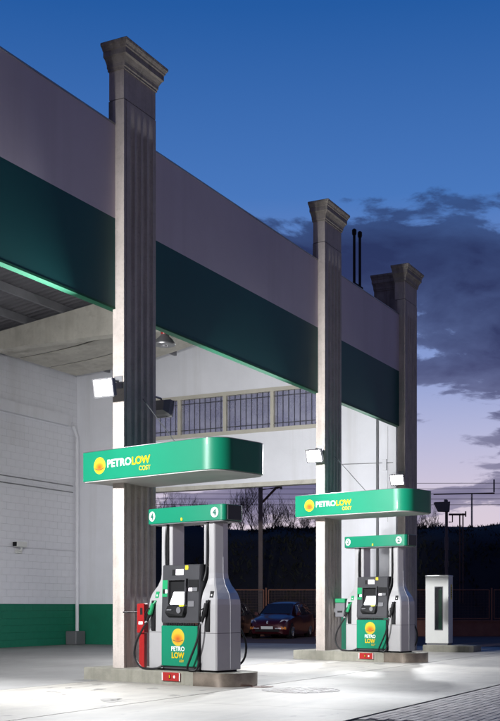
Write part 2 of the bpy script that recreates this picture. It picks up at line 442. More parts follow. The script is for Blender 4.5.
# end wall with the drive-through opening and the strip window
b = MB()
T = .26
O0, O1, OZ = 2.55, 9.05, 4.77
Wn0, Wn1, Wz0, Wz1 = 2.62, 8.82, 6.3, 7.42
def wallbox(y0, y1, z0, z1, gz=None):
    if gz is None: b.box(XE, XE+T, y0, y1, z0, z1)
    else:
        z1a, z1b = gz
        b.add([(XE,y0,z0),(XE+T,y0,z0),(XE+T,y1,z0),(XE,y1,z0),(XE,y0,z1a),(XE+T,y0,z1a),(XE+T,y1,z1b),(XE,y1,z1b)],
              [(3,2,1,0),(4,5,6,7),(0,1,5,4),(1,2,6,5),(2,3,7,6),(3,0,4,7)])
EG = 1.26
wallbox(.42, O0, EG, Wz0); wallbox(O1, YB, EG, Wz0); wallbox(O0, O1, OZ, Wz0)
wallbox(.42, Wn0, Wz0, Wz1); wallbox(Wn1, YB, Wz0, Wz1)
wallbox(.42, 5.5, Wz1, 9, (roofz(.42), roofz(5.5))); wallbox(5.5, YB, Wz1, 9, (roofz(5.5), roofz(YB)))
ew = b.build('end_wall', 'white_wall', B)
MB().box(XE-.002, XE+T+.002, .42, O0, -.3, EG).build('painted_dado', 'green_wall', ew)
MB().box(XE-.002, XE+T+.002, O1, YB, -.3, EG).build('painted_dado', 'green_wall', ew)
MB().box(XE-.03, XE+T+.02, O0, O1, OZ-.12, OZ).build('lintel', 'beam_concrete', ew)
# strip window
win = MB().box(XE-.04, XE+.16, Wn0-.06, Wn1+.06, Wz0-.09, Wz0+.02).build('window_sill', 'window_frame', B)
MB().box(XE-.03, XE+.16, Wn0-.06, Wn1+.06, Wz1-.06, Wz1+.05).build('window_head', 'window_frame', B)
for i in range(5):
    yy = Wn0+1.55*i
    MB().box(XE-.028, XE+.15, yy-.055, yy+.055, Wz0+.02, Wz1-.06).build('mullion', 'window_frame', B)
for i in range(4):
    y0, y1 = Wn0+1.55*i+.055, Wn0+1.55*(i+1)-.055
    p = MB().box(XE+.07, XE+.078, y0, y1, Wz0+.02, Wz1-.06).build('window_pane', 'pane', B)
    for k in range(8):
        yy = y0+(y1-y0)*(k+.5)/8
        MB().box(XE+.02, XE+.036, yy-.009, yy+.009, Wz0+.02, Wz1-.06).build('bar', 'bar_iron', p)
    for zz in (Wz0+.14, Wz1-.20):
        MB().box(XE+.016, XE+.020, y0, y1, zz-.012, zz+.012).build('bar', 'bar_iron', p)
# roof: two slopes, purlins, tapered concrete beams, hanging lining panels
def slope(y0, y1, m='roof_sheet'):
    z0, z1 = roofz(y0), roofz(y1); b = MB(); k = XL; rings = []
    while k < XE+T:
        for dx, up in ((0, 0), (.10, 0), (.13, .04), (.19, .04), (.22, 0)):
            if k+dx > XE+T: break
            rings.append([(k+dx, y0, z0+up), (k+dx, y1, z1+up), (k+dx, y1, z1+up+.03), (k+dx, y0, z0+up+.03)])
        k += .22
    return b.loft(rings).build('roof_slope', m, B)
slope(.4, 5.5); slope(5.5, YB+.3)
for y in (1.2, 2.4, 3.6, 4.8, 6.2, 7.4, 8.6, 9.8):
    z = roofz(y)
    MB().box(XL, XE, y-.035, y+.035, z-.22, z-.02).build('purlin', 'purlin', B)
for x in (0.3, PX[1]+.2):
    b = MB()
    def ringb(y): return [(x, y, 8.0), (x+.36, y, 8.0), (x+.36, y, roofz(y)-.22), (x, y, roofz(y)-.22)]
    b.loft([ringb(.42), ringb(5.5), ringb(YB)]); b.build('roof_beam', 'beam_concrete', B)
for i, x in enumerate((9.1, 10.5, 11.9)):
    y0, y1 = 6.4, 10.6
    b = MB(); rings = []
    for k in range(7):
        t = k/6; y = y0+(y1-y0)*t; z = roofz(y)-.26-.10*math.sin(math.pi*t)
        rings.append([(x, y, z), (x+1.3, y, z), (x+1.3, y, z+.02), (x, y, z+.02)])
    b.loft(rings).build('lining_panel', 'beam_concrete', B)
# services on the walls
b = MB(); b.tube([(XE-.12, YB-.10, .05), (XE-.12, YB-.10, 6.2), (XE-.12, YB-.10, 6.5), (XE-.45, YB-.18, 6.8)], .055, 10); b.build('downpipe', 'white_wall', B, True)
MB().box(XE-.62, XE-.12, YB-.42, YB-.02, 0, .42, .02).build('concrete_footing', 'mid_grey', B)
MB().tube([(XL, YB-.03, 2.93), (XE-.45, YB-.03, 2.93), (XE-.20, YB-.06, 2.93)], .018, 6).build('conduit', 'white_wall', B)
for z in (4.75, 4.95): MB().tube([(XL, YB-.03, z), (XE-.25, YB-.03, z)], .016, 6).build('conduit', 'galvanised', B)
MB().tube([(XE-.04, .95, 1.3), (XE-.04, .95, 8.2)], .035, 8).build('downpipe', 'mid_grey', B, True)
MB().tube([(XE-.03, 2.5, 5.15), (XE-.03, .5, 5.1)], .010, 6).build('conduit', 'galvanised', B)
MB().tube([(XE-.02, .66, 3.5), (XE-.02, .66, 6.1)], .012, 6).build('conduit', 'white_wall', B)
MB().box(XE-.06, XE-.002, .68, .8, 4.9, 5.2, .008).build('junction_box', 'white_wall', B)
# vent pipes on the roof
for (x, y, h) in ((12.03, .9, 10.92), (12.42, .9, 10.97)):
    v = MB().tube([(x, y, 8.4), (x, y, h)], .036, 10).build('vent_pipe', 'black', B, True)
    MB().lathe([(.05, h-.1), (.06, h-.06), (.06, h+.03), (.03, h+.06)], 10, (x, y)).build('cap', 'black', v)
MB().box(11.95, 12.55, .86, .94, 9.52, 9.58).build('pipe_bracket', 'black', B)

# ------------------------------------------------------------------ floodlights
def floodlight(x, y, z, sgn, label, power, mount_x, tilt=24, spread=160):
    """in building coordinates; sgn -1 shines back along the facade, +1 away"""
    w = bw(x, y, z)
    e = empty('floodlight', w, BANG+(math.pi if sgn < 0 else 0)); tag(e, label, 'floodlight', 'floodlights on the pillars')
    Mt = Matrix.Rotation(R(tilt), 4, 'Y')
    def T(b): return b.xf(Mt)
    T(MB().loft([[(-.14, -.10, -.09), (-.14, .10, -.09), (-.14, .10, .09), (-.14, -.10, .09)], [(-.05, -.17, -.13), (-.05, .17, -.13), (-.05, .17, .13), (-.05, -.17, .13)],
                 [(.04, -.18, -.14), (.04, .18, -.14), (.04, .18, .14), (.04, -.18, .14)]])).build('housing', 'mid_grey', e)
    fr = MB()
    for a in ((-.19, -.165, -.15, .15), (.165, .19, -.15, .15)): fr.box(.041, .065, a[0], a[1], a[2], a[3])
    for a in ((-.15, -.125), (.125, .15)): fr.box(.041, .0649, -.165, .165, a[0], a[1])
    T(fr).build('bezel', 'galvanised', e)
    T(MB().box(.0405, .050, -.164, .164, -.124, .124)).build('lamp_glass', 'lamp_glass', e)
    mx = (mount_x-x)*sgn
    MB().tube([(mx, 0, .16), (-.06, 0, .16), (-.02, 0, .12)], .018, 8).build('bracket', 'galvanised', e)
    MB().box(min(mx, mx+.02), max(mx, mx+.02), -.08, .08, .05, .25).build('wall_plate', 'galvanised', e)
    ld = bpy.data.lights.new('flood_lamp', 'AREA'); ld.shape = 'RECTANGLE'; ld.size = .24; ld.size_y = .32; ld.energy = power; ld.color = (.97, .985, 1); ld.spread = R(spread)
    lo = bpy.data.objects.new('flood_lamp', ld); COL.objects.link(lo); lo.parent = e
    # an area lamp shines along its -Z
    lo.matrix_local = Mt @ Matrix.Translation((.07, 0, 0)) @ Matrix.Rotation(R(-90), 4, 'Y')
    return e
floodlight(-.38, .10, 4.66, -1, 'floodlight glaring on the pillar beside pump four, turned to the left wall bay', FLOOD_W*1.6, 0, 12)
floodlight(1.34, .10, 4.60, 1, 'dark-backed floodlight below the strip window turned away behind the first pump pillar', FLOOD_W*.95, .96, 14, 120)
floodlight(PX[1]-.32, .10, 4.55, -1, 'floodlight glaring on the pillar above pump number two', FLOOD_W*.9, PX[1])
floodlight(PX[2]-.30, .10, 4.55, -1, 'floodlight glaring on the far corner pillar', FLOOD_W*.7, PX[2])
floodlight(-8.07+1.34, .10, 4.60, 1, 'floodlight on the near facade pillar out of the pump row', FLOOD_W*.95, -8.07+.96, 16, 118)

# pendant bell lamp under the fascia
pl = empty('pendant_lamp', bw(2.45, .75, 5.98)); tag(pl, 'grey bell-shaped unlit pendant lamp with red cap under the green fascia', 'lamp')
MB().lathe([(.20, 0), (.205, .02), (.16, .10), (.08, .17), (.06, .20)], 20).build('lamp_shade', 'galvanised', pl, True)
MB().lathe([(.06, .20), (.065, .22), (.065, .30), (.03, .33)], 14).build('cap', 'red', pl, True)
MB().lathe([(.05, -.03), (.07, .03), (.05, .1)], 12).build('bulb', 'mid_grey', pl, True)
MB().tube([(0, 0, .33), (0, 0, 2.62)], .012, 6).build('stem', 'galvanised', pl)

# security camera on the back wall
sc = empty('security_camera', bw(10.95, YB-.03, 2.93), BANG); tag(sc, 'white security camera on the conduit of the block wall', 'security camera')
cb = MB().box(-.30, .18, -.20, -.06, -.02, .14, .02).build('camera_body', 'cabinet_white', sc)
MB().box(-.34, -.30, -.19, -.07, .0, .12).build('lens', 'black', cb)
MB().tube([(0, 0.02, -.12), (0, -.10, -.12), (0, -.13, -.02)], .025, 8).build('bracket', 'cabinet_white', sc)
MB().box(-.15, .15, -.03, .0, -.20, -.08, .01).build('base_plate', 'cabinet_white', sc)

# ------------------------------------------------------------------ pump islands
IANG = math.atan2(-.642, .767)
IX = Vector((math.cos(IANG), math.sin(IANG), 0)); IY = Vector((-math.sin(IANG), math.cos(IANG), 0))
A1 = Vector((-.397, 17.107, 0))
IH = .20
def make_island(loc, label, group):
    e = empty('pump_island', loc, IANG); tag(e, label, 'pump island', group)
    pts = [(-2.70, -.4), (-.05, -.4), (-.05, .46), (-2.70, .46)]
    MB().prism(pts, -.02, IH, .012).build('kerb', 'kerb_concrete', e)
    r = .34
    body = [(-.05, -.40)]+rrect(-.3, .47, -.40, .46, r)[:14]+[(-.05, .46)]
    body = [(-.0502, -.395)]+[(x, y) for x, y in rrect(-.3, .465, -.395, .455, r)[:14]]+[(-.0502, .455)]
    MB().prism(body, -.02, IH-.001).build('rounded_end', 'kerb_concrete', e)
    # bent stainless sheet wrapped round the end
    b = MB(); path = [(-.26, -.40)]+rrect(-.3, .47, -.40, .46, r, 10)[:22]+[(-.26, .46)]
    inn = [(-.26, -.396)]+rrect(-.3, .466, -.396, .456, r-.004, 10)[:22]+[(-.26, .456)]
    b.loft([[(x, y-.002 if i == 0 else y, -.01) for i, (x, y) in enumerate(path)]+[(x, y, -.01) for x, y in reversed(inn)],
            [(x, y-.002 if i == 0 else y, IH+.003) for i, (x, y) in enumerate(path)]+[(x, y, IH+.003) for x, y in reversed(inn)]])
    b.xf(Matrix.Translation((0, -.003, 0)))
    b.build('steel_wrap', 'stainless', e, True)
    return e
def make_plate(loc, label):
    e = empty('red_plate', loc, IANG); tag(e, label, 'plate', 'red plates on the island kerbs')
    MB().box(-.19, .19, -.425, -.408, .055, .185, .004).build('plate', 'red', e)
    for x in (-.19, .172): MB().box(x, x+.018, -.428, -.4255, .06, .18).build('white_edge', 'sign_white', e)
    MB().disc_y(.07, -.4255, .12, .02, .022).build('mark', 'logo_white', e)
    MB().box(-.04, -.005, -.429, -.4255, .09, .155).build('mark', 'black', e)
    MB().box(-.035, -.02, -.431, -.4295, .10, .145).build('mark', 'logo_yellow', e)
    return e

def make_pump(loc, num, label, group):
    e = empty('fuel_pump', loc, IANG); tag(e, label, 'fuel pump', group)
    # pylons
    for s in (-1, 1):
        def ring(z, xi, xf, xr, yh, ch):
            p = [(xi, -yh), (xf-ch, -yh), (xf, -yh+ch), (xr, 0), (xf, yh-ch), (xf-ch, yh), (xi, yh)]
            return [(s*x, y, z) for x, y in p]
        lo = MB().loft([ring(.03, .405, .715, .742, .288, .02), ring(.588, .405, .715, .742, .29, .02)]).build('pylon_base', 'silver', e)
        hi = MB().loft([ring(.594, .405, .715, .742, .29, .02), ring(1.02, .405, .715, .742, .288, .02), ring(1.10, .407, .71, .735, .28, .02), ring(1.20, .413, .68, .708, .255, .02),
                        ring(1.32, .428, .61, .64, .20, .02), ring(1.42, .444, .575, .606, .168, .016), ring(1.50, .447, .565, .597, .16, .014), ring(2.29, .447, .562, .594, .158, .014)]).build('pylon', 'silver', e)
        MB().loft([ring(.586, .404, .713, .740, .286, .02), ring(.596, .404, .713, .740, .286, .02)]).build('seam', 'black', e)
        MB().loft([ring(0, .42, .67, .69, .25, .02), ring(.03, .42, .67, .69, .25, .02)]).build('plinth', 'black', e)
        # bright bead along the outer ridge
        MB().tube([(s*.742, 0, .05), (s*.742, 0, 1.02), (s*.735, 0, 1.1), (s*.708, 0, 1.2), (s*.64, 0, 1.32), (s*.606, 0, 1.42), (s*.597, 0, 1.5), (s*.594, 0, 1.75)], .006, 6).build('ridge_bead', 'silver_light', hi)
        xa, xb = sorted((s*.33, s*.405))
        MB().box(xa, xb, -.15, .13, 1.60, 2.29, .012).build('inner_post', 'silver', e)
        MB().box(min(s*.41, s*.44), max(s*.41, s*.44), -.10, .10, 1.45, 2.29).build('hose_channel', 'black', e)
    # header
    hp = []
    for sg in (-1, 1):
        half = []
        for k in range(15):
            x = -.74+1.48*k/14; half.append((x, -.235-.045*math.cos(x/.74*math.pi/2)))
        cor = [(.74+.07*math.sin(R(a)), -.165-.07*math.cos(R(a))) for a in (22, 45, 68, 90)]
        half = [(-x, y) for x, y in reversed(cor)]+half+cor
        hp += half if sg < 0 else [(-x, -y) for x, y in half]
    hd = MB().prism(hp, 2.29, 2.53, .006).build('header', 'sign_green', e, True)
    for s in (-1, 1):
        xa, xb = sorted((s*.811, s*.832))
        MB().box(xa, xb, -.163, .163, 2.296, 2.524, .008).build('end_cap', 'dark_panel', hd)
    MB().prism([(x*.97, y*.93) for x, y in hp], 2.275, 2.29).build('header_underside', 'mid_grey', hd)
    for cx in (-.68, .64):
        y = -.235-.045*math.cos(cx/.74*math.pi/2)
        dk = MB().disc_y(0, 0, 0, .072, .078).build('number_disc', 'logo_white', hd)
        dk.location = (cx, y-.002, 2.41); sl = .045*math.pi/2/.74*math.sin(cx/.74*math.pi/2); dk.rotation_euler.z = math.atan(sl)
        t = text(num, -.034, -.0045, -.05, .068, .10, 'number_green', 'number', dk, .045)
    MB().box(-.02, .015, -.290, -.278, 2.31, 2.355).build('sticker', 'yellow', hd)
    # centre cabinet
    md = MB().box(-.395, .395, -.30, .30, .03, .70).build('cabinet', 'dark_panel', e)
    MB().box(-.38, .38, -.28, .28, 0, .03).build('plinth', 'black', e)
    MB().box(-.39, .37, -.338, -.302, .075, .695, .008).build('lower_panel', 'sign_green', e)
    MB().box(.373, .395, -.334, -.302, .075, .695).build('panel_edge', 'black', e)
    MB().box(-.39, .37, .302, .338, .075, .695, .008).build('lower_panel', 'sign_green', e)
    b = MB()
    for k in range(12): b.box(-.3+.05*k, -.262+.05*k, -.318, -.30, .705, .735)
    b.build('vent', 'black', e)
    ball(-.03, -.3385, .52, .135, e)
    text('PETRO', -.17, -.3385, .305, .28, .075, 'logo_white', 'lettering', e, .03)
    text('LOW', -.16, -.3385, .195, .265, .095, 'logo_yellow', 'lettering', e, .035)
    text('COST', .0, -.3385, .14, .10, .038, 'logo_yellow', 'lettering', e, .02)
    # payment head, front leaning back a little
    hdp = MB()
    def hring(z, yf): return [(-.385, yf, z), (.385, yf, z), (.395, yf+.02, z), (.395, .30, z), (-.395, .30, z), (-.395, yf+.02, z)]
    hdp.loft([hring(.74, -.325), hring(.78, -.335), hring(1.50, -.305), hring(1.62, -.30), hring(1.635, -.28)])
    head = hdp.build('payment_head', 'dark_panel', e)
    def fy(z): return -.335+.03*(z-.78)/.72-.001
    def on(name, m, x0, x1, z0, z1, th=.008, bev=0):
        ya = fy(z1); yb = fy(z0)
        bb = MB().add([(x0, yb, z0), (x1, yb, z0), (x1, ya, z1), (x0, ya, z1), (x0, yb-th, z0), (x1, yb-th, z0), (x1, ya-th, z1), (x0, ya-th, z1)],
                      [(0, 1, 2, 3), (4, 5, 6, 7), (0, 1, 5, 4), (1, 2, 6, 5), (2, 3, 7, 6), (3, 0, 4, 7)])
        return bb.build(name, m, head)
    on('price_display', 'screen_small', -.10, .055, 1.475, 1.565, .006)
    on('display_label', 'black', -.18, -.115, 1.47, 1.56, .004)
    on('sticker', 'yellow', .09, .155, 1.555, 1.62, .003)
    on('card_panel', 'nozzle_green', -.375, -.23, 1.14, 1.40, .012)
    k = on('card_slot', 'screen_small', -.31, -.245, 1.20, 1.25, .016)
    on('card_slot', 'black', -.36, -.315, 1.19, 1.26, .016)
    # recessed bay round the main display
    for (x0, x1, z0, z1) in ((-.23, -.205, 1.02, 1.42), (.13, .155, 1.02, 1.42), (-.205, .13, 1.395, 1.42)): on('bay_frame', 'dark_panel', x0, x1, z0, z1, .05)
    on('bay_back', 'black', -.204, .129, 1.03, 1.394, .003)
    z0, z1 = 1.035, 1.215
    dsp = MB().add([(-.16, fy(z0)-.06, z0), (.125, fy(z0)-.06, z0), (.125, fy(z1)-.012, z1), (-.125, fy(z1)-.012, z1), (-.16, fy(z0)-.05, z0-.012), (.125, fy(z0)-.05, z0-.012), (.125, fy(z1)-.005, z1), (-.125, fy(z1)-.005, z1)],
             [(0, 1, 2, 3), (4, 5, 6, 7), (0, 1, 5, 4), (1, 2, 6, 5), (2, 3, 7, 6), (3, 0, 4, 7)]).build('main_display', 'screen', head)
    on('receipt_slot', 'black', .17, .375, 1.22, 1.40, .01)
    on('receipt_window', 'screen_small', .185, .255, 1.225, 1.275, .014)
    on('keypad', 'mid_grey', .262, .36, 1.225, 1.28, .014)
    on('intercom', 'mid_grey', .175, .30, .99, 1.075, .012)
    cr = MB().loft([[(-.24, fy(.83), .83), (.12, fy(.83), .83), (.15, fy(.9), .90), (.15, fy(1), 1.0), (-.26, fy(1), 1.0), (-.27, fy(.9), .9)],
                    [(-.22, fy(.83)-.05, .845), (.10, fy(.83)-.05, .845), (.13, fy(.9)-.07, .90), (.13, fy(1)-.035, .99), (-.24, fy(1)-.035, .99), (-.25, fy(.9)-.07, .9)]]).build('card_reader', 'black', head)
    MB().disc_y(.03, fy(.93)-.055, .935, .045, .05, .012).build('reader_lens', 'mid_grey', head)
    on('glow', 'key_glow', -.0, .085, .995, 1.02, .02)
    on('reader_slot', 'mid_grey', -.21, -.11, .93, .95, .075)
    # hoses, holsters and nozzles: two in front, two behind
    def nozzle(x, side, m, tilt):
        sg = side
        def Y(v): return sg*v
        hol = MB().loft([[(x-.045, Y(.284), .60), (x+.045, Y(.284), .60), (x+.055, Y(.262), 1.10), (x-.055, Y(.262), 1.10)], [(x-.035, Y(.318), .63), (x+.035, Y(.318), .63), (x+.045, Y(.292), 1.08), (x-.045, Y(.292), 1.08)]]).build('holster', 'black', e)
        nz = MB()
        nz.tube([(x-.015, Y(.33), 1.04), (x-.015, Y(.335), .98), (x-.02, Y(.345), .90)], .030, 10, .038)
        nz.tube([(x-.015, Y(.325), 1.02), (x+.0, Y(.30), 1.07), (x+.004, Y(.288), 1.09)], .016, 8)
        nz.tube([(x-.02, Y(.345), .90), (x-.024, Y(.352), .86)], .042, 10, .034)
        TM = Matrix.Translation((x, 0, .9)) @ Matrix.Rotation(R(tilt), 4, 'Y') @ Matrix.Translation((-x, 0, -.9))
        no = nz.xf(TM).build('nozzle', m, e, True)
        MB().tube([(x-.024, Y(.352), .865), (x-.03, Y(.36), .82), (x-.040, Y(.372), .75)], .032, 10, .024).xf(TM).build('valve_body', 'black', no, True)
        MB().tube([(x-.040, Y(.372), .755), (x-.046, Y(.378), .715)], .024, 10, .020).xf(TM).build('swivel', 'silver_light', no, True)
        gd = MB().tube(spline([(x-.02, Y(.37), .96), (x-.03, Y(.42), .93), (x-.045, Y(.425), .82), (x-.045, Y(.385), .74)], 4), .009, 6)
        gd.xf(TM)
        gd.build('trigger_guard', 'black', no)
        return no
    n1 = nozzle(.545, -1, 'black', 6); n2 = nozzle(-.60, -1, 'nozzle_green', 14); nozzle(.545, 1, 'black', 6); nozzle(-.56, 1, 'nozzle_green', -6)
    def hose(pts): return MB().tube(spline(pts, 8), .017, 8).build('hose', 'rubber', e, True)
    hose([(.48, -.385, .74), (.47, -.40, .64), (.43, -.42, .45), (.33, -.44, .22), (.25, -.43, .06), (.29, -.40, .022), (.37, -.36, .04), (.40, -.33, .16)])
    hose([(-.66, -.385, .74), (-.74, -.41, .62), (-.86, -.43, .40), (-.88, -.43, .20), (-.76, -.42, .045), (-.60, -.40, .02), (-.45, -.38, .03), (-.37, -.335, .07)])
    hose([(.52, .385, .74), (.60, .43, .60), (.66, .46, .42), (.66, .44, .22), (.62, .36, .10), (.56, .25, .09)])
    hose([(-.60, .385, .74), (-.72, .42, .5), (-.70, .42, .2), (-.5, .36, .03)])
    for s in (-1, 1):
        hose([(s*.425, -.16, 2.30), (s*.43, -.185, 2.15), (s*.435, -.19, 1.9), (s*.43, -.19, 1.66), (s*.42, -.2, 1.5), (s*.41, -.24, 1.38)])
    for (x, m) in ((.60, 'black'), (-.545, 'nozzle_green')):
        o = MB().box(x-.035, x+.035, -.004, .004, -.05, .05).build('octane_sticker', m, e); o.location = (x-x, 0, 0)
        o.location = (0, -.264, 1.175); o.rotation_euler.x = R(-12)
        k2 = MB().box(x-.012, x+.014, -.0065, -.0045, -.028, .0).build('sticker_mark', 'logo_white', o)
    return e

def make_sign(loc, label, group, px):
    e = empty('canopy_sign', loc, IANG); tag(e, label, 'canopy sign', group)
    x0, x1, y0, y1 = -2.50, .44, -.62, .62
    pts = rrect(x0, x1, y0, y1, .34, 10, (1, 1, 0, 0))
    # left end with small rounding
    q = [p for p in pts if p[0] > x0+1.0]
    full = q[:22]
    full = full+[(x0+.03, y1), (x0, y1-.03), (x0, y0+.03), (x0+.03, y0)]
    MB().prism(full, 3.2, 3.665, .004).build('sign_box', 'sign_green', e, True)
    MB().prism([(px_*.985-.012, py_*.97) for px_, py_ in full], 3.185, 3.2).build('soffit', 'soffit_grey', e)
    MB().tube([(p[0], p[1], 3.668) for p in full]+[(full[0][0], full[0][1], 3.668)], .005, 5).build('edge_bead', 'galvanised', e)
    ball(-2.08, y0-.001, 3.43, .135, e)
    text('PETRO', -1.90, y0-.001, 3.385, .54, .125, 'logo_white', 'lettering', e, .03)
    text('LOW', -1.345, y0-.001, 3.385, .40, .125, 'logo_yellow', 'lettering', e, .035)
    text('COST', -1.19, y0-.001, 3.285, .25, .072, 'logo_yellow', 'lettering', e, .012)
    return e

def make_post(loc, label, group):
    e = empty('extinguisher_post', loc, BANG); tag(e, label, 'post', group)
    MB().box(-.045, .045, -.05, .05, IH, .76, .006).build('post', 'red', e)
    bx = MB().box(-.055, .055, -.07, .06, .76, 1.24, .008).build('cabinet', 'red', e)
    MB().box(-.085, -.056, -.072, .062, .765, 1.235, .004).build('door', 'red', e)
    MB().box(-.089, -.0855, -.045, .0, 1.06, 1.17).build('window', 'black', e)
    MB().box(-.089, -.0855, -.05, .03, .90, .95).build('label_plate', 'logo_white', e)
    MB().tube([(-.42, .10, 1.10), (.30, .10, 1.10)], .012, 6).build('strap', 'black', e)
    return e

for k in (0, 1):
    off = DX*PX[k]
    a = A1+off; num = '42'[k]
    where = ('at pump four', 'at pump two')[k]
    make_island(a, ('concrete pump island with steel wrapped round end carrying pump number four', 'concrete pump island with steel wrapped round end carrying pump number two')[k], 'concrete pump islands')
    pc = a+IX*-.66+IY*.06
    make_pump(pc+Vector((0, 0, IH)), num, ('silver and green fuel pump with white numeral four on its header', 'silver and green fuel pump with white numeral two on its header')[k], 'fuel pumps')
    make_sign(a, ('green canopy sign on the pillar over the pump marked four', 'green canopy sign on the pillar over the pump marked two')[k], 'green canopy signs', None)
    make_plate(a+IX*-.70, ('small red plate on the kerb of the island under the pump marked four', 'small red plate on the kerb of the island under the pump marked two')[k])
    if k == 0: make_post(bw(.30, -.17), 'red extinguisher post on the island between the fluted pillar and the pump', None)
    # stay wire from the pillar to the sign
    p = bw(PX[k]+.55, -.01, 4.62); q = a+IX*-.95+IY*.05+Vector((0, 0, 3.665))
    w = MB().tube([p, q], .008, 6).build('stay_wire', 'galvanised')
    tag(w, ('thin steel stay wire holding the sign over the pump marked four', 'thin steel stay wire holding the sign over the pump marked two')[k], 'wire', 'sign stay wires')

# paper towel dispenser strapped to the second pillar
td = empty('towel_dispenser', bw(PX[1]+.62, -.17, .95), BANG); tag(td, 'small grey towel dispenser with green top on the pillar beside pump two', 'dispenser')
MB().box(-.16, .16, -.12, .12, 0, .32, .012).build('box', 'mid_grey', td)
MB().box(-.165, .165, -.125, .125, .321, .42, .012).build('top', 'nozzle_green', td)
MB().box(-.10, .10, .121, .172, .1, .2).build('bracket', 'galvanised', td)
MB().box(-.1625, -.1605, -.06, .06, .10, .14).build('slot', 'black', td)

# drain of setts in the forecourt
dr = empty('drain_cover', (.72, 16.1, 0), BANG); tag(dr, 'oval drain of small grey setts let into the concrete forecourt', 'drain')
MB().lathe([(.56, .0005), (.56, .002), (.55, .003)], 32).build('drain_bed', 'paver_dark', dr)
for i in range(-6, 7):
    for j in range(-4, 5):
        x, y = i*.09+(j % 2)*.045, j*.125
        if x*x+y*y < .53**2:
            MB().box(x-.038, x+.038, y-.054, y+.054, .003, .0065).build('sett', ('floor_inside', 'floor_concrete', 'paver')[random.randrange(3)], dr)
mh = empty('manhole_cover', (.18, 16.75, 0)); tag(mh, 'small dark iron cover beside the sett drain on the forecourt', 'manhole cover')
MB().lathe([(.17, .0005), (.17, .006), (.15, .008)], 24).build('cover', 'rust_steel', mh)
MB().box(-.1, .1, -.012, .012, .0085, .011).build('grip', 'black', mh)

# dried oil spots where cars stop beside the pumps
for i in range(26):
    r_ = random.Random(50+i); k = 0 if i < 16 else 1
    base = A1+DX*PX[k]+IX*r_.uniform(-2.4, .9)+IY*r_.uniform(-3.2, -.9)
    b = MB(); n_ = 11; rr_ = r_.choice((.025, .035, .05, .09, .13)); pts = []
    for q in range(n_):
        a = 2*math.pi*q/n_; d = rr_*r_.uniform(.6, 1.2); pts.append((base.x+d*math.cos(a), base.y+d*math.sin(a)*1.6))
    b.prism(pts, .0006, .0016); o = b.build('oil_spot', 'oil', fc); o.parent = None; o.parent = fc; o.matrix_parent_inverse = FCI

# air and water cabinet on its own small island
ci = empty('cabinet_island', bw(0, 0)*0+Vector((5.28, 29.9, 0)), BANG); tag(ci, 'low concrete plinth under the white service cabinet', 'plinth')
MB().prism([(-.35, -.75), (.35, -.75), (.5, -.6), (.5, .62), (-.35, .62), (-.45, .5), (-.45, -.65)], -.02, .17, .015).build('kerb', 'kerb_concrete', ci)
cb = empty('service_cabinet', Vector((5.02, 30.0, .17)), BANG); tag(cb, 'white upright service cabinet with narrow glass window', 'cabinet')
for y0, y1 in ((-.31, -.155), (.05, .31)): MB().box(-.19, -.17, y0, y1, .05, 1.80).build('front_panel', 'cabinet_white', cb)
MB().box(-.19, -.17, -.155, .05, .05, .40).build('front_panel', 'cabinet_white', cb)
MB().box(-.19, -.17, -.155, .05, 1.53, 1.80).build('front_panel', 'cabinet_white', cb)
MB().box(-.169, .20, -.31, -.29, .05, 1.80).build('side_panel', 'cabinet_white', cb)
MB().box(-.169, .20, .29, .31, .05, 1.80).build('side_panel', 'cabinet_white', cb)
MB().box(.18, .20, -.289, .289, .05, 1.80).build('back_panel', 'cabinet_white', cb)
MB().box(-.20, .21, -.32, .32, 1.80, 1.84, .008).build('lid', 'cabinet_white', cb)
MB().box(-.17, .18, -.29, .29, 0, .05).build('base', 'mid_grey', cb)
MB().box(-.178, -.172, -.154, .049, .401, 1.529).build('window', 'cabinet_glass', cb)
fr = MB()
for (y0, y1, z0, z1) in ((-.17, -.15, .385, 1.545), (.045, .065, .385, 1.545), (-.15, .045, .385, .405), (-.15, .045, 1.525, 1.545)): fr.box(-.197, -.1905, y0, y1, z0, z1)
fr.build('window_seal', 'mid_grey', cb)
MB().cyl((0, -.05), .07, .1, 1.45, 14).build('hose_reel', 'nozzle_green', cb, True)
MB().cyl((.02, -.05), .075, 1.0, 1.5, 14).build('water_tank', 'galvanised', cb, True)
MB().box(.02, .13, -.3125, -.3105, 1.20, 1.60).build('notice', 'yellow', cb)
for z in range(5): MB().box(.035, .115, -.3145, -.313, 1.26+.06*z, 1.28+.06*z).build('notice_line', 'black', cb)

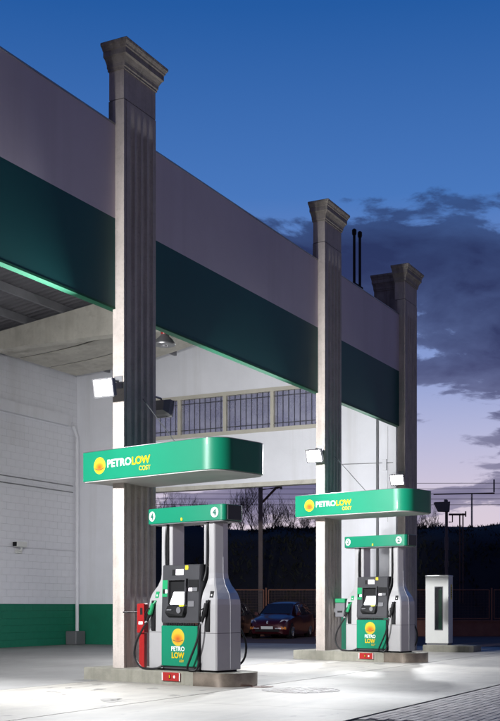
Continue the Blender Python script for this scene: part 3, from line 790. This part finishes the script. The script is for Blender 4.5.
# ------------------------------------------------------------------ street side: low wall, fence, cars, embankment
YF = 46
lw = MB().box(-26, 32, YF, YF+.22, -.1, .56).build('low_wall', 'low_wall'); tag(lw, 'low rendered wall tinted with reddish street glow under the metal fence', 'wall')
MB().box(-26, 32, YF-.04, YF+.26, .56, .62).build('coping', 'low_wall', lw)
fe = empty('metal_fence', (0, YF+.11, .62)); tag(fe, 'metal fence of framed mesh panels tinted with reddish street glow along the low wall', 'fence')
def panel_meshes():
    f = MB(); w = 2.10; h = 1.24
    f.tube([(0, 0, .06), (w, 0, .06)], .022, 6); f.tube([(0, 0, h), (w, 0, h)], .022, 6)
    f.tube([(0, 0, .06), (0, 0, h)], .022, 6); f.tube([(w, 0, .06), (w, 0, h)], .022, 6)
    m = MB()
    k = .06
    while k < w: m.box(k-.004, k+.004, -.004, .004, .07, h-.01); k += .055
    k = .12
    while k < h: m.box(.02, w-.02, -.007, -.0045, k-.004, k+.004); k += .11
    p = MB().tube([(0, 0, 0), (0, 0, 1.32)], .035, 8)
    r = []
    for b, nm, mt in ((f, 'panel_frame', 'fence_glow_tint'), (m, 'mesh_infill', 'fence_mesh'), (p, 'post', 'fence_glow_tint')):
        o = b.build(nm, mt); r.append((nm, o.data)); bpy.data.objects.remove(o)
    return r
pmz = panel_meshes()
x = -24.64
while x < 30:
    for nm, me in pmz:
        o = link(nm, me, fe); o.location = (x+(.10 if nm != 'post' else 0), 0, 0)
    x += 2.30

def make_car(loc, rz, paint, label, scale=.87):
    e = empty('parked_car', loc, rz); e.scale = (scale,)*3; tag(e, label, 'car', 'cars parked before the fence')
    # local: nose toward -y, x across
    def sec(y, zb, zs, ws, zr, wr, wb):
        """half outline of a section: sill, shoulder (belt), roof"""
        h = [(wb, zb), (ws, zb+.16), (ws+.015, (zb+zs)/2), (ws-.03, zs), (wr+.04, zs+(zr-zs)*.45) if zr-zs > .1 else (ws-.10, zs+(zr-zs)*.5), (wr, zr-.05 if zr-zs > .1 else zr-.01), (wr*.7, zr), (0.0, zr+.012)]
        L_ = [(-a, y, b) for a, b in h]; R_ = [(a, y, b) for a, b in reversed(h[:-1])]
        return L_+R_
    S = [(-2.12, .30, .55, .50, .60, .42, .46), (-2.06, .22, .62, .72, .70, .60, .68), (-1.90, .18, .72, .84, .80, .70, .80), (-1.55, .18, .82, .89, .90, .74, .86),
         (-1.15, .18, .90, .90, 1.00, .74, .87), (-.95, .18, .92, .90, 1.06, .72, .87), (-.25, .18, .96, .905, 1.50, .60, .87), (.15, .18, .98, .905, 1.59, .60, .87), (.9, .18, 1.0, .905, 1.61, .60, .87),
         (1.55, .20, 1.02, .90, 1.55, .58, .86), (1.95, .24, 1.04, .87, 1.30, .60, .84), (2.10, .30, .95, .80, 1.02, .62, .78)]
    b = MB().loft([sec(*q) for q in S])
    bo = b.build('body', paint, e, True)
    # glazing slightly proud of the body
    ws = MB().add([(-.68, -.93, 1.065), (.68, -.93, 1.065), (.575, -.27, 1.49), (-.575, -.27, 1.49)], [(0, 1, 2, 3)])
    ws.v = [(x, y-.02, z+.02) for x, y, z in ws.v]+[(x, y, z) for x, y, z in ws.v]; ws.f = [(0, 1, 2, 3), (4, 5, 6, 7), (0, 1, 5, 4), (1, 2, 6, 5), (2, 3, 7, 6), (3, 0, 4, 7)]
    ws.build('windscreen', 'car_glass', e)
    for s in (-1, 1):
        for (q) in ([(-.72, 1.01, .86), (-.05, 1.03, .875), (-.05, 1.47, .645), (-.28, 1.43, .66)], [(.03, 1.03, .878), (.72, 1.05, .878), (.72, 1.52, .635), (.03, 1.49, .64)], [(.80, 1.05, .878), (1.55, 1.08, .86), (1.38, 1.46, .645), (.80, 1.51, .635)]):
            v = [(s*(w+.0), y, z) for y, z, w in q]; v2 = [(s*(w+.022), y, z) for y, z, w in q]
            MB().add(v+v2, [(0, 1, 2, 3), (4, 5, 6, 7), (0, 1, 5, 4), (1, 2, 6, 5), (2, 3, 7, 6), (3, 0, 4, 7)]).build('side_window', 'car_glass', e)
        hl = MB().loft([[(s*.50, -2.03, .66), (s*.78, -1.88, .70), (s*.83, -1.72, .80), (s*.60, -1.92, .80)], [(s*.50, -2.09, .65), (s*.80, -1.94, .68), (s*.85, -1.74, .82), (s*.62, -1.95, .83)]]).build('headlight', 'lens', e)
        MB().loft([[(s*.66, -2.06, .40), (s*.80, -1.97, .40), (s*.80, -1.97, .52), (s*.60, -2.06, .54)], [(s*.66, -2.10, .41), (s*.82, -2.0, .41), (s*.82, -2.0, .51), (s*.60, -2.10, .53)]]).build('fog_lamp', 'amber', e)
        MB().loft([[(s*.36, -2.10, .44), (s*.64, -2.06, .44), (s*.62, -2.06, .47), (s*.36, -2.10, .47)], [(s*.36, -2.14, .44), (s*.64, -2.10, .44), (s*.62, -2.10, .47), (s*.36, -2.14, .47)]]).build('bumper_trim', 'lens', e)
        mr = MB().loft([[(s*.90, -.72, 1.0), (s*.90, -.58, 1.0), (s*.90, -.58, 1.12), (s*.90, -.72, 1.12)], [(s*1.06, -.74, 1.0), (s*1.06, -.62, 1.02), (s*1.06, -.62, 1.14), (s*1.06, -.74, 1.14)]]).build('mirror', paint, e)
        for y in (-1.32, 1.28):
            Mw = Matrix.Translation((s*.80, y, .32)) @ Matrix.Rotation(R(90), 4, 'Y')
            wh = MB().lathe([(.20, -.11), (.30, -.11), (.325, -.08), (.325, .08), (.30, .11), (.20, .11)], 24).xf(Mw).build('wheel', 'rubber', e, True)
            rm = MB().lathe([(.205, -.112), (.205, .112)], 24)
            for k in range(5):
                a = 2*math.pi*k/5; rm.tube([(.03*math.cos(a), .03*math.sin(a), s*.118), (.19*math.cos(a), .19*math.sin(a), s*.118)], .028, 5)
            rm.xf(Mw).build('rim', 'galvanised', wh)
            MB().lathe([(.37, -.09), (.37, .095)], 24).xf(Mw).build('wheel_arch', 'black', e)
    MB().box(-.55, .55, -2.135, -2.07, .30, .42, .01).build('air_intake', 'black', e)
    MB().box(-.27, .27, -2.16, -2.136, .42, .54).build('number_plate', 'plate', e)
    MB().tube([(0, -2.10, .66), (0, -2.13, .70), (0, -2.06, .75)], .035, 6).build('badge', 'lens', e)
    return e
make_car((1.27, 44.0, -.03), R(-20), 'car_maroon', 'maroon hatchback parked before the fence facing the pumps')
make_car((-.95, 44.6, -.03), R(-12), 'car_black', 'dark car parked behind pump four beside the maroon hatchback')

# railway embankment
b = MB(); rows = []
xs = [-70+2.0*i for i in range(86)]
prof = [(YF+1.2, -.1), (48.5, .6), (51, 2.4), (54, 4.1), (57, 5.0), (60, 5.2), (66, 5.2), (76, 3.0), (95, -.2)]
for y, z in prof:
    r = []
    for x in xs:
        rise = max(0, (x-9)/8)*.45 if x < 25 else .9
        h = z+(noise.noise(Vector((x*.25, y*.2, 3)))*.5+noise.noise(Vector((x*.9, y*.6, 8)))*.25+rise*(1 if 50 < y < 80 else 0) if z > .5 else 0)
        r.append((x, y+noise.noise(Vector((x*.3, y, 1)))*.4 if z > .5 else y, h))
    rows.append(r)
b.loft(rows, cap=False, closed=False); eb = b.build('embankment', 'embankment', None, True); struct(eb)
sb = MB(); rr = random.Random(3)
for i in range(36000):
    x = rr.uniform(-40, 60); y = rr.uniform(49, 62)
    z = 0
    for (ya, za), (yb, zb) in zip(prof, prof[1:]):
        if ya <= y <= yb: z = za+(zb-za)*(y-ya)/(yb-ya)
    rise = max(0, (x-9)/8)*.45 if x < 25 else .9
    z += noise.noise(Vector((x*.25, y*.2, 3)))*.5+noise.noise(Vector((x*.9, y*.6, 8)))*.25+rise*(y > 50)
    h = rr.uniform(.04, .17)*(1+.9*max(0, noise.noise(Vector((x*.5, y*.5, 20)))))
    a = rr.uniform(0, 6.28); w = rr.uniform(.03, .09); lx, ly = rr.uniform(-.2, .2), rr.uniform(-.2, .2)
    sb.add([(x-w*math.cos(a), y-w*math.sin(a), z-.1), (x+w*math.cos(a), y+w*math.sin(a), z-.1), (x+lx, y+ly, z+h)], [(0, 1, 2)])
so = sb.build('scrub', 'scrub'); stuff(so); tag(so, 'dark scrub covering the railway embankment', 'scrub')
# far hills
b = MB(); ring0 = []; ring1 = []
for i in range(120):
    x = -900+15*i; h = 14+10*noise.noise(Vector((x*.006, 0, 5)))+4*noise.noise(Vector((x*.03, 2, 5)))
    ring0.append((x, 900, -1)); ring1.append((x, 960+20*noise.noise(Vector((x*.02, 1, 1))), h))
ring2 = [(x, 1100, -1) for x, _, _ in ring0]
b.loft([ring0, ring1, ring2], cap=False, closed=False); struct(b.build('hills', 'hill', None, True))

# bare trees along the embankment
def bare_tree(loc, h, seed, label):
    e = empty('bare_tree', loc); tag(e, label, 'tree', 'bare winter trees on the embankment')
    r = random.Random(seed); tr = MB(); cr = MB()
    def grow(p, d, ln, rad, lev):
        pts = [p]; q = p; dd = d
        for k in range(3):
            dd = (dd+Vector((r.uniform(-.14, .14), r.uniform(-.14, .14), r.uniform(.0, .22)))).normalized(); q = q+dd*ln/3; pts.append(q)
        (tr if lev == 0 else cr).tube(pts, rad, 5 if lev < 2 else 3, rad*.6, cap=False)
        if lev >= 5: return
        n = (5, 4, 4, 3, 2)[lev]
        for k in range(n):
            t = r.uniform(.25, 1) if k else 1
            i = min(2, int(t*3)); base = pts[i].lerp(pts[i+1], t*3-i)
            ax = Vector((r.uniform(-1, 1), r.uniform(-1, 1), r.uniform(-.1, .6))).normalized()
            nd_ = (dd*(1.0 if k == 0 else .8)+ax*r.uniform(.3, .8)).normalized()
            grow(base, nd_, ln*r.uniform(.5, .85), max(.0065, rad*.5), lev+1)
    grow(Vector((0, 0, -.3)), Vector((0, 0, 1)), h*.33, h*.010, 0)
    tr.build('trunk', 'bark', e, True); cr.build('crown', 'bark', e)
lab = ['bare winter tree on the embankment crest behind the forecourt']*20
spots = [(140+q*12.8+random.uniform(-5, 5), 62+random.uniform(0, 6), random.uniform(3.0, 4.6)) for q in range(16)]
spots += [(415, 64, 3.0), (423, 66, 2.8), (430, 63, 2.6), (438, 65, 2.3), (444, 66, 1.9)]
for i, (px, Y, h) in enumerate(spots):
    bare_tree(((px-250)/1130*Y, Y, 4.5), h, 100+i, lab[0])

# ------------------------------------------------------------------ poles and wires
def at(px, py, Y): return Vector(((px-250)/1130*Y, Y, 1.2+(606-py)/1130*Y))
Y = 47.2
p = at(260.5, 482, Y)
ms = empty('railway_mast', (p.x, Y, 0)); tag(ms, 'tall mast with slanted bracket arm before the embankment', 'mast')
zt = p.z
MB().box(-.09, .09, -.09, .09, -.1, zt, .015).build('mast', 'pole_concrete', ms)
q = at(281, 486.5, Y)-Vector((p.x, Y, 0)); q0 = at(262.5, 503, Y)-Vector((p.x, Y, 0)); q1 = at(276, 488, Y)-Vector((p.x, Y, 0))
MB().tube([(0.05, 0, q0.z), (q1.x, 0, q1.z), (q.x, 0, q.z)], .05, 8).build('bracket_arm', 'rust_steel', ms)
MB().tube([(q.x, 0, q.z-.12), (q.x, 0, q.z+.16)], .055, 8).build('insulator', 'mid_grey', ms)
MB().tube([(q1.x, 0, q1.z-.05), (q1.x, 0, q1.z+.2)], .045, 8).build('insulator', 'mid_grey', ms)
MB().tube([(-.05, 0, zt-.35), (q1.x, 0, q1.z+.02)], .018, 6).build('tie_rod', 'rust_steel', ms)
Y = 47.5
p = at(446.5, 500, Y)
lp = empty('lamp_pole', (p.x, Y, 0)); tag(lp, 'pole with boxy unlit lamp head before the embankment on the right', 'lamp pole')
MB().tube([(0, 0, -.1), (0, 0, p.z)], .075, 8, .06).build('pole', 'pole_concrete', lp, True)
for py0, py1 in ((537, 550), (561, 567)):
    za = at(446, py1, Y).z; zb = at(446, py0, Y).z
    MB().cyl((0, 0), .088, za, zb, 10).build('pale_band', 'pole_concrete', lp)
z0 = at(446, 512, Y).z; z1 = at(446, 502, Y).z
MB().loft([[(-.34, -.16, z0+.02), (.10, -.16, z0), (.10, .16, z0), (-.34, .16, z0+.02)], [(-.52, -.2, z1-.02), (.12, -.2, z1), (.12, .2, z1), (-.52, .2, z1-.02)]]).build('lamp_head', 'mid_grey', lp)
MB().box(-.10, .02, -.06, .06, z1, z1+.1).build('photocell', 'mid_grey', lp)
ga = empty('steel_gantry', (at(457, 514, 49.5).x, 49.5, 0)); tag(ga, 'thin rusty steel gantry frame beside the lamp pole', 'gantry')
zt = at(457, 514.5, 49.5).z
MB().tube([(-.36, 0, zt), (.40, 0, zt)], .045, 6).build('cross_beam', 'rust_steel', ga)
MB().tube([(.12, 0, 0), (.12, 0, zt)], .03, 6).build('leg', 'rust_steel', ga)
MB().tube([(.26, 0, 0), (.26, 0, zt+.05)], .03, 6).build('leg', 'rust_steel', ga)
MB().tube([(-.2, 0, zt), (-.2, 0, zt-.33), (-.36, 0, zt-.33)], .025, 6).build('hanger', 'rust_steel', ga)
MB().tube([(.38, 0, zt-.1), (.38, 0, zt+.14)], .03, 6).build('insulator', 'rust_steel', ga)
Y = 62
p = at(471.8, 494, Y)
tm = empty('catenary_mast', (p.x, Y, 4.6)); tag(tm, 'thin pale catenary mast with cross arm on the embankment', 'mast')
MB().tube([(0, 0, 0), (0, 0, p.z-4.6)], .05, 6).build('mast', 'galvanised', tm)
MB().tube([(-2.1, 0, p.z-4.62), (1.25, 0, p.z-4.55)], .035, 6).build('cross_arm', 'rust_steel', tm)
MB().tube([(1.22, 0, p.z-4.5), (1.22, 0, p.z-3.8)], .045, 6).build('insulator', 'mid_grey', tm)
for i, (py, Yw, dz) in enumerate(((481.5, 62.4, .10), (486, 62.4, .16), (490.5, 61.2, .2), (497, 61.2, .12), (503, 60.6, .1))):
    z = 1.2+(606-py)/1130*Yw; pts = []
    for k in range(25):
        t = k/24*2-1; pts.append((-30+70*k/24, Yw, z-dz+dz*2*t*t*.7))
    w = MB().tube(pts, .016, 4).build('overhead_wire', 'black'); tag(w, 'thin overhead railway wire strung across the sky above the embankment', 'wire', 'overhead railway wires')
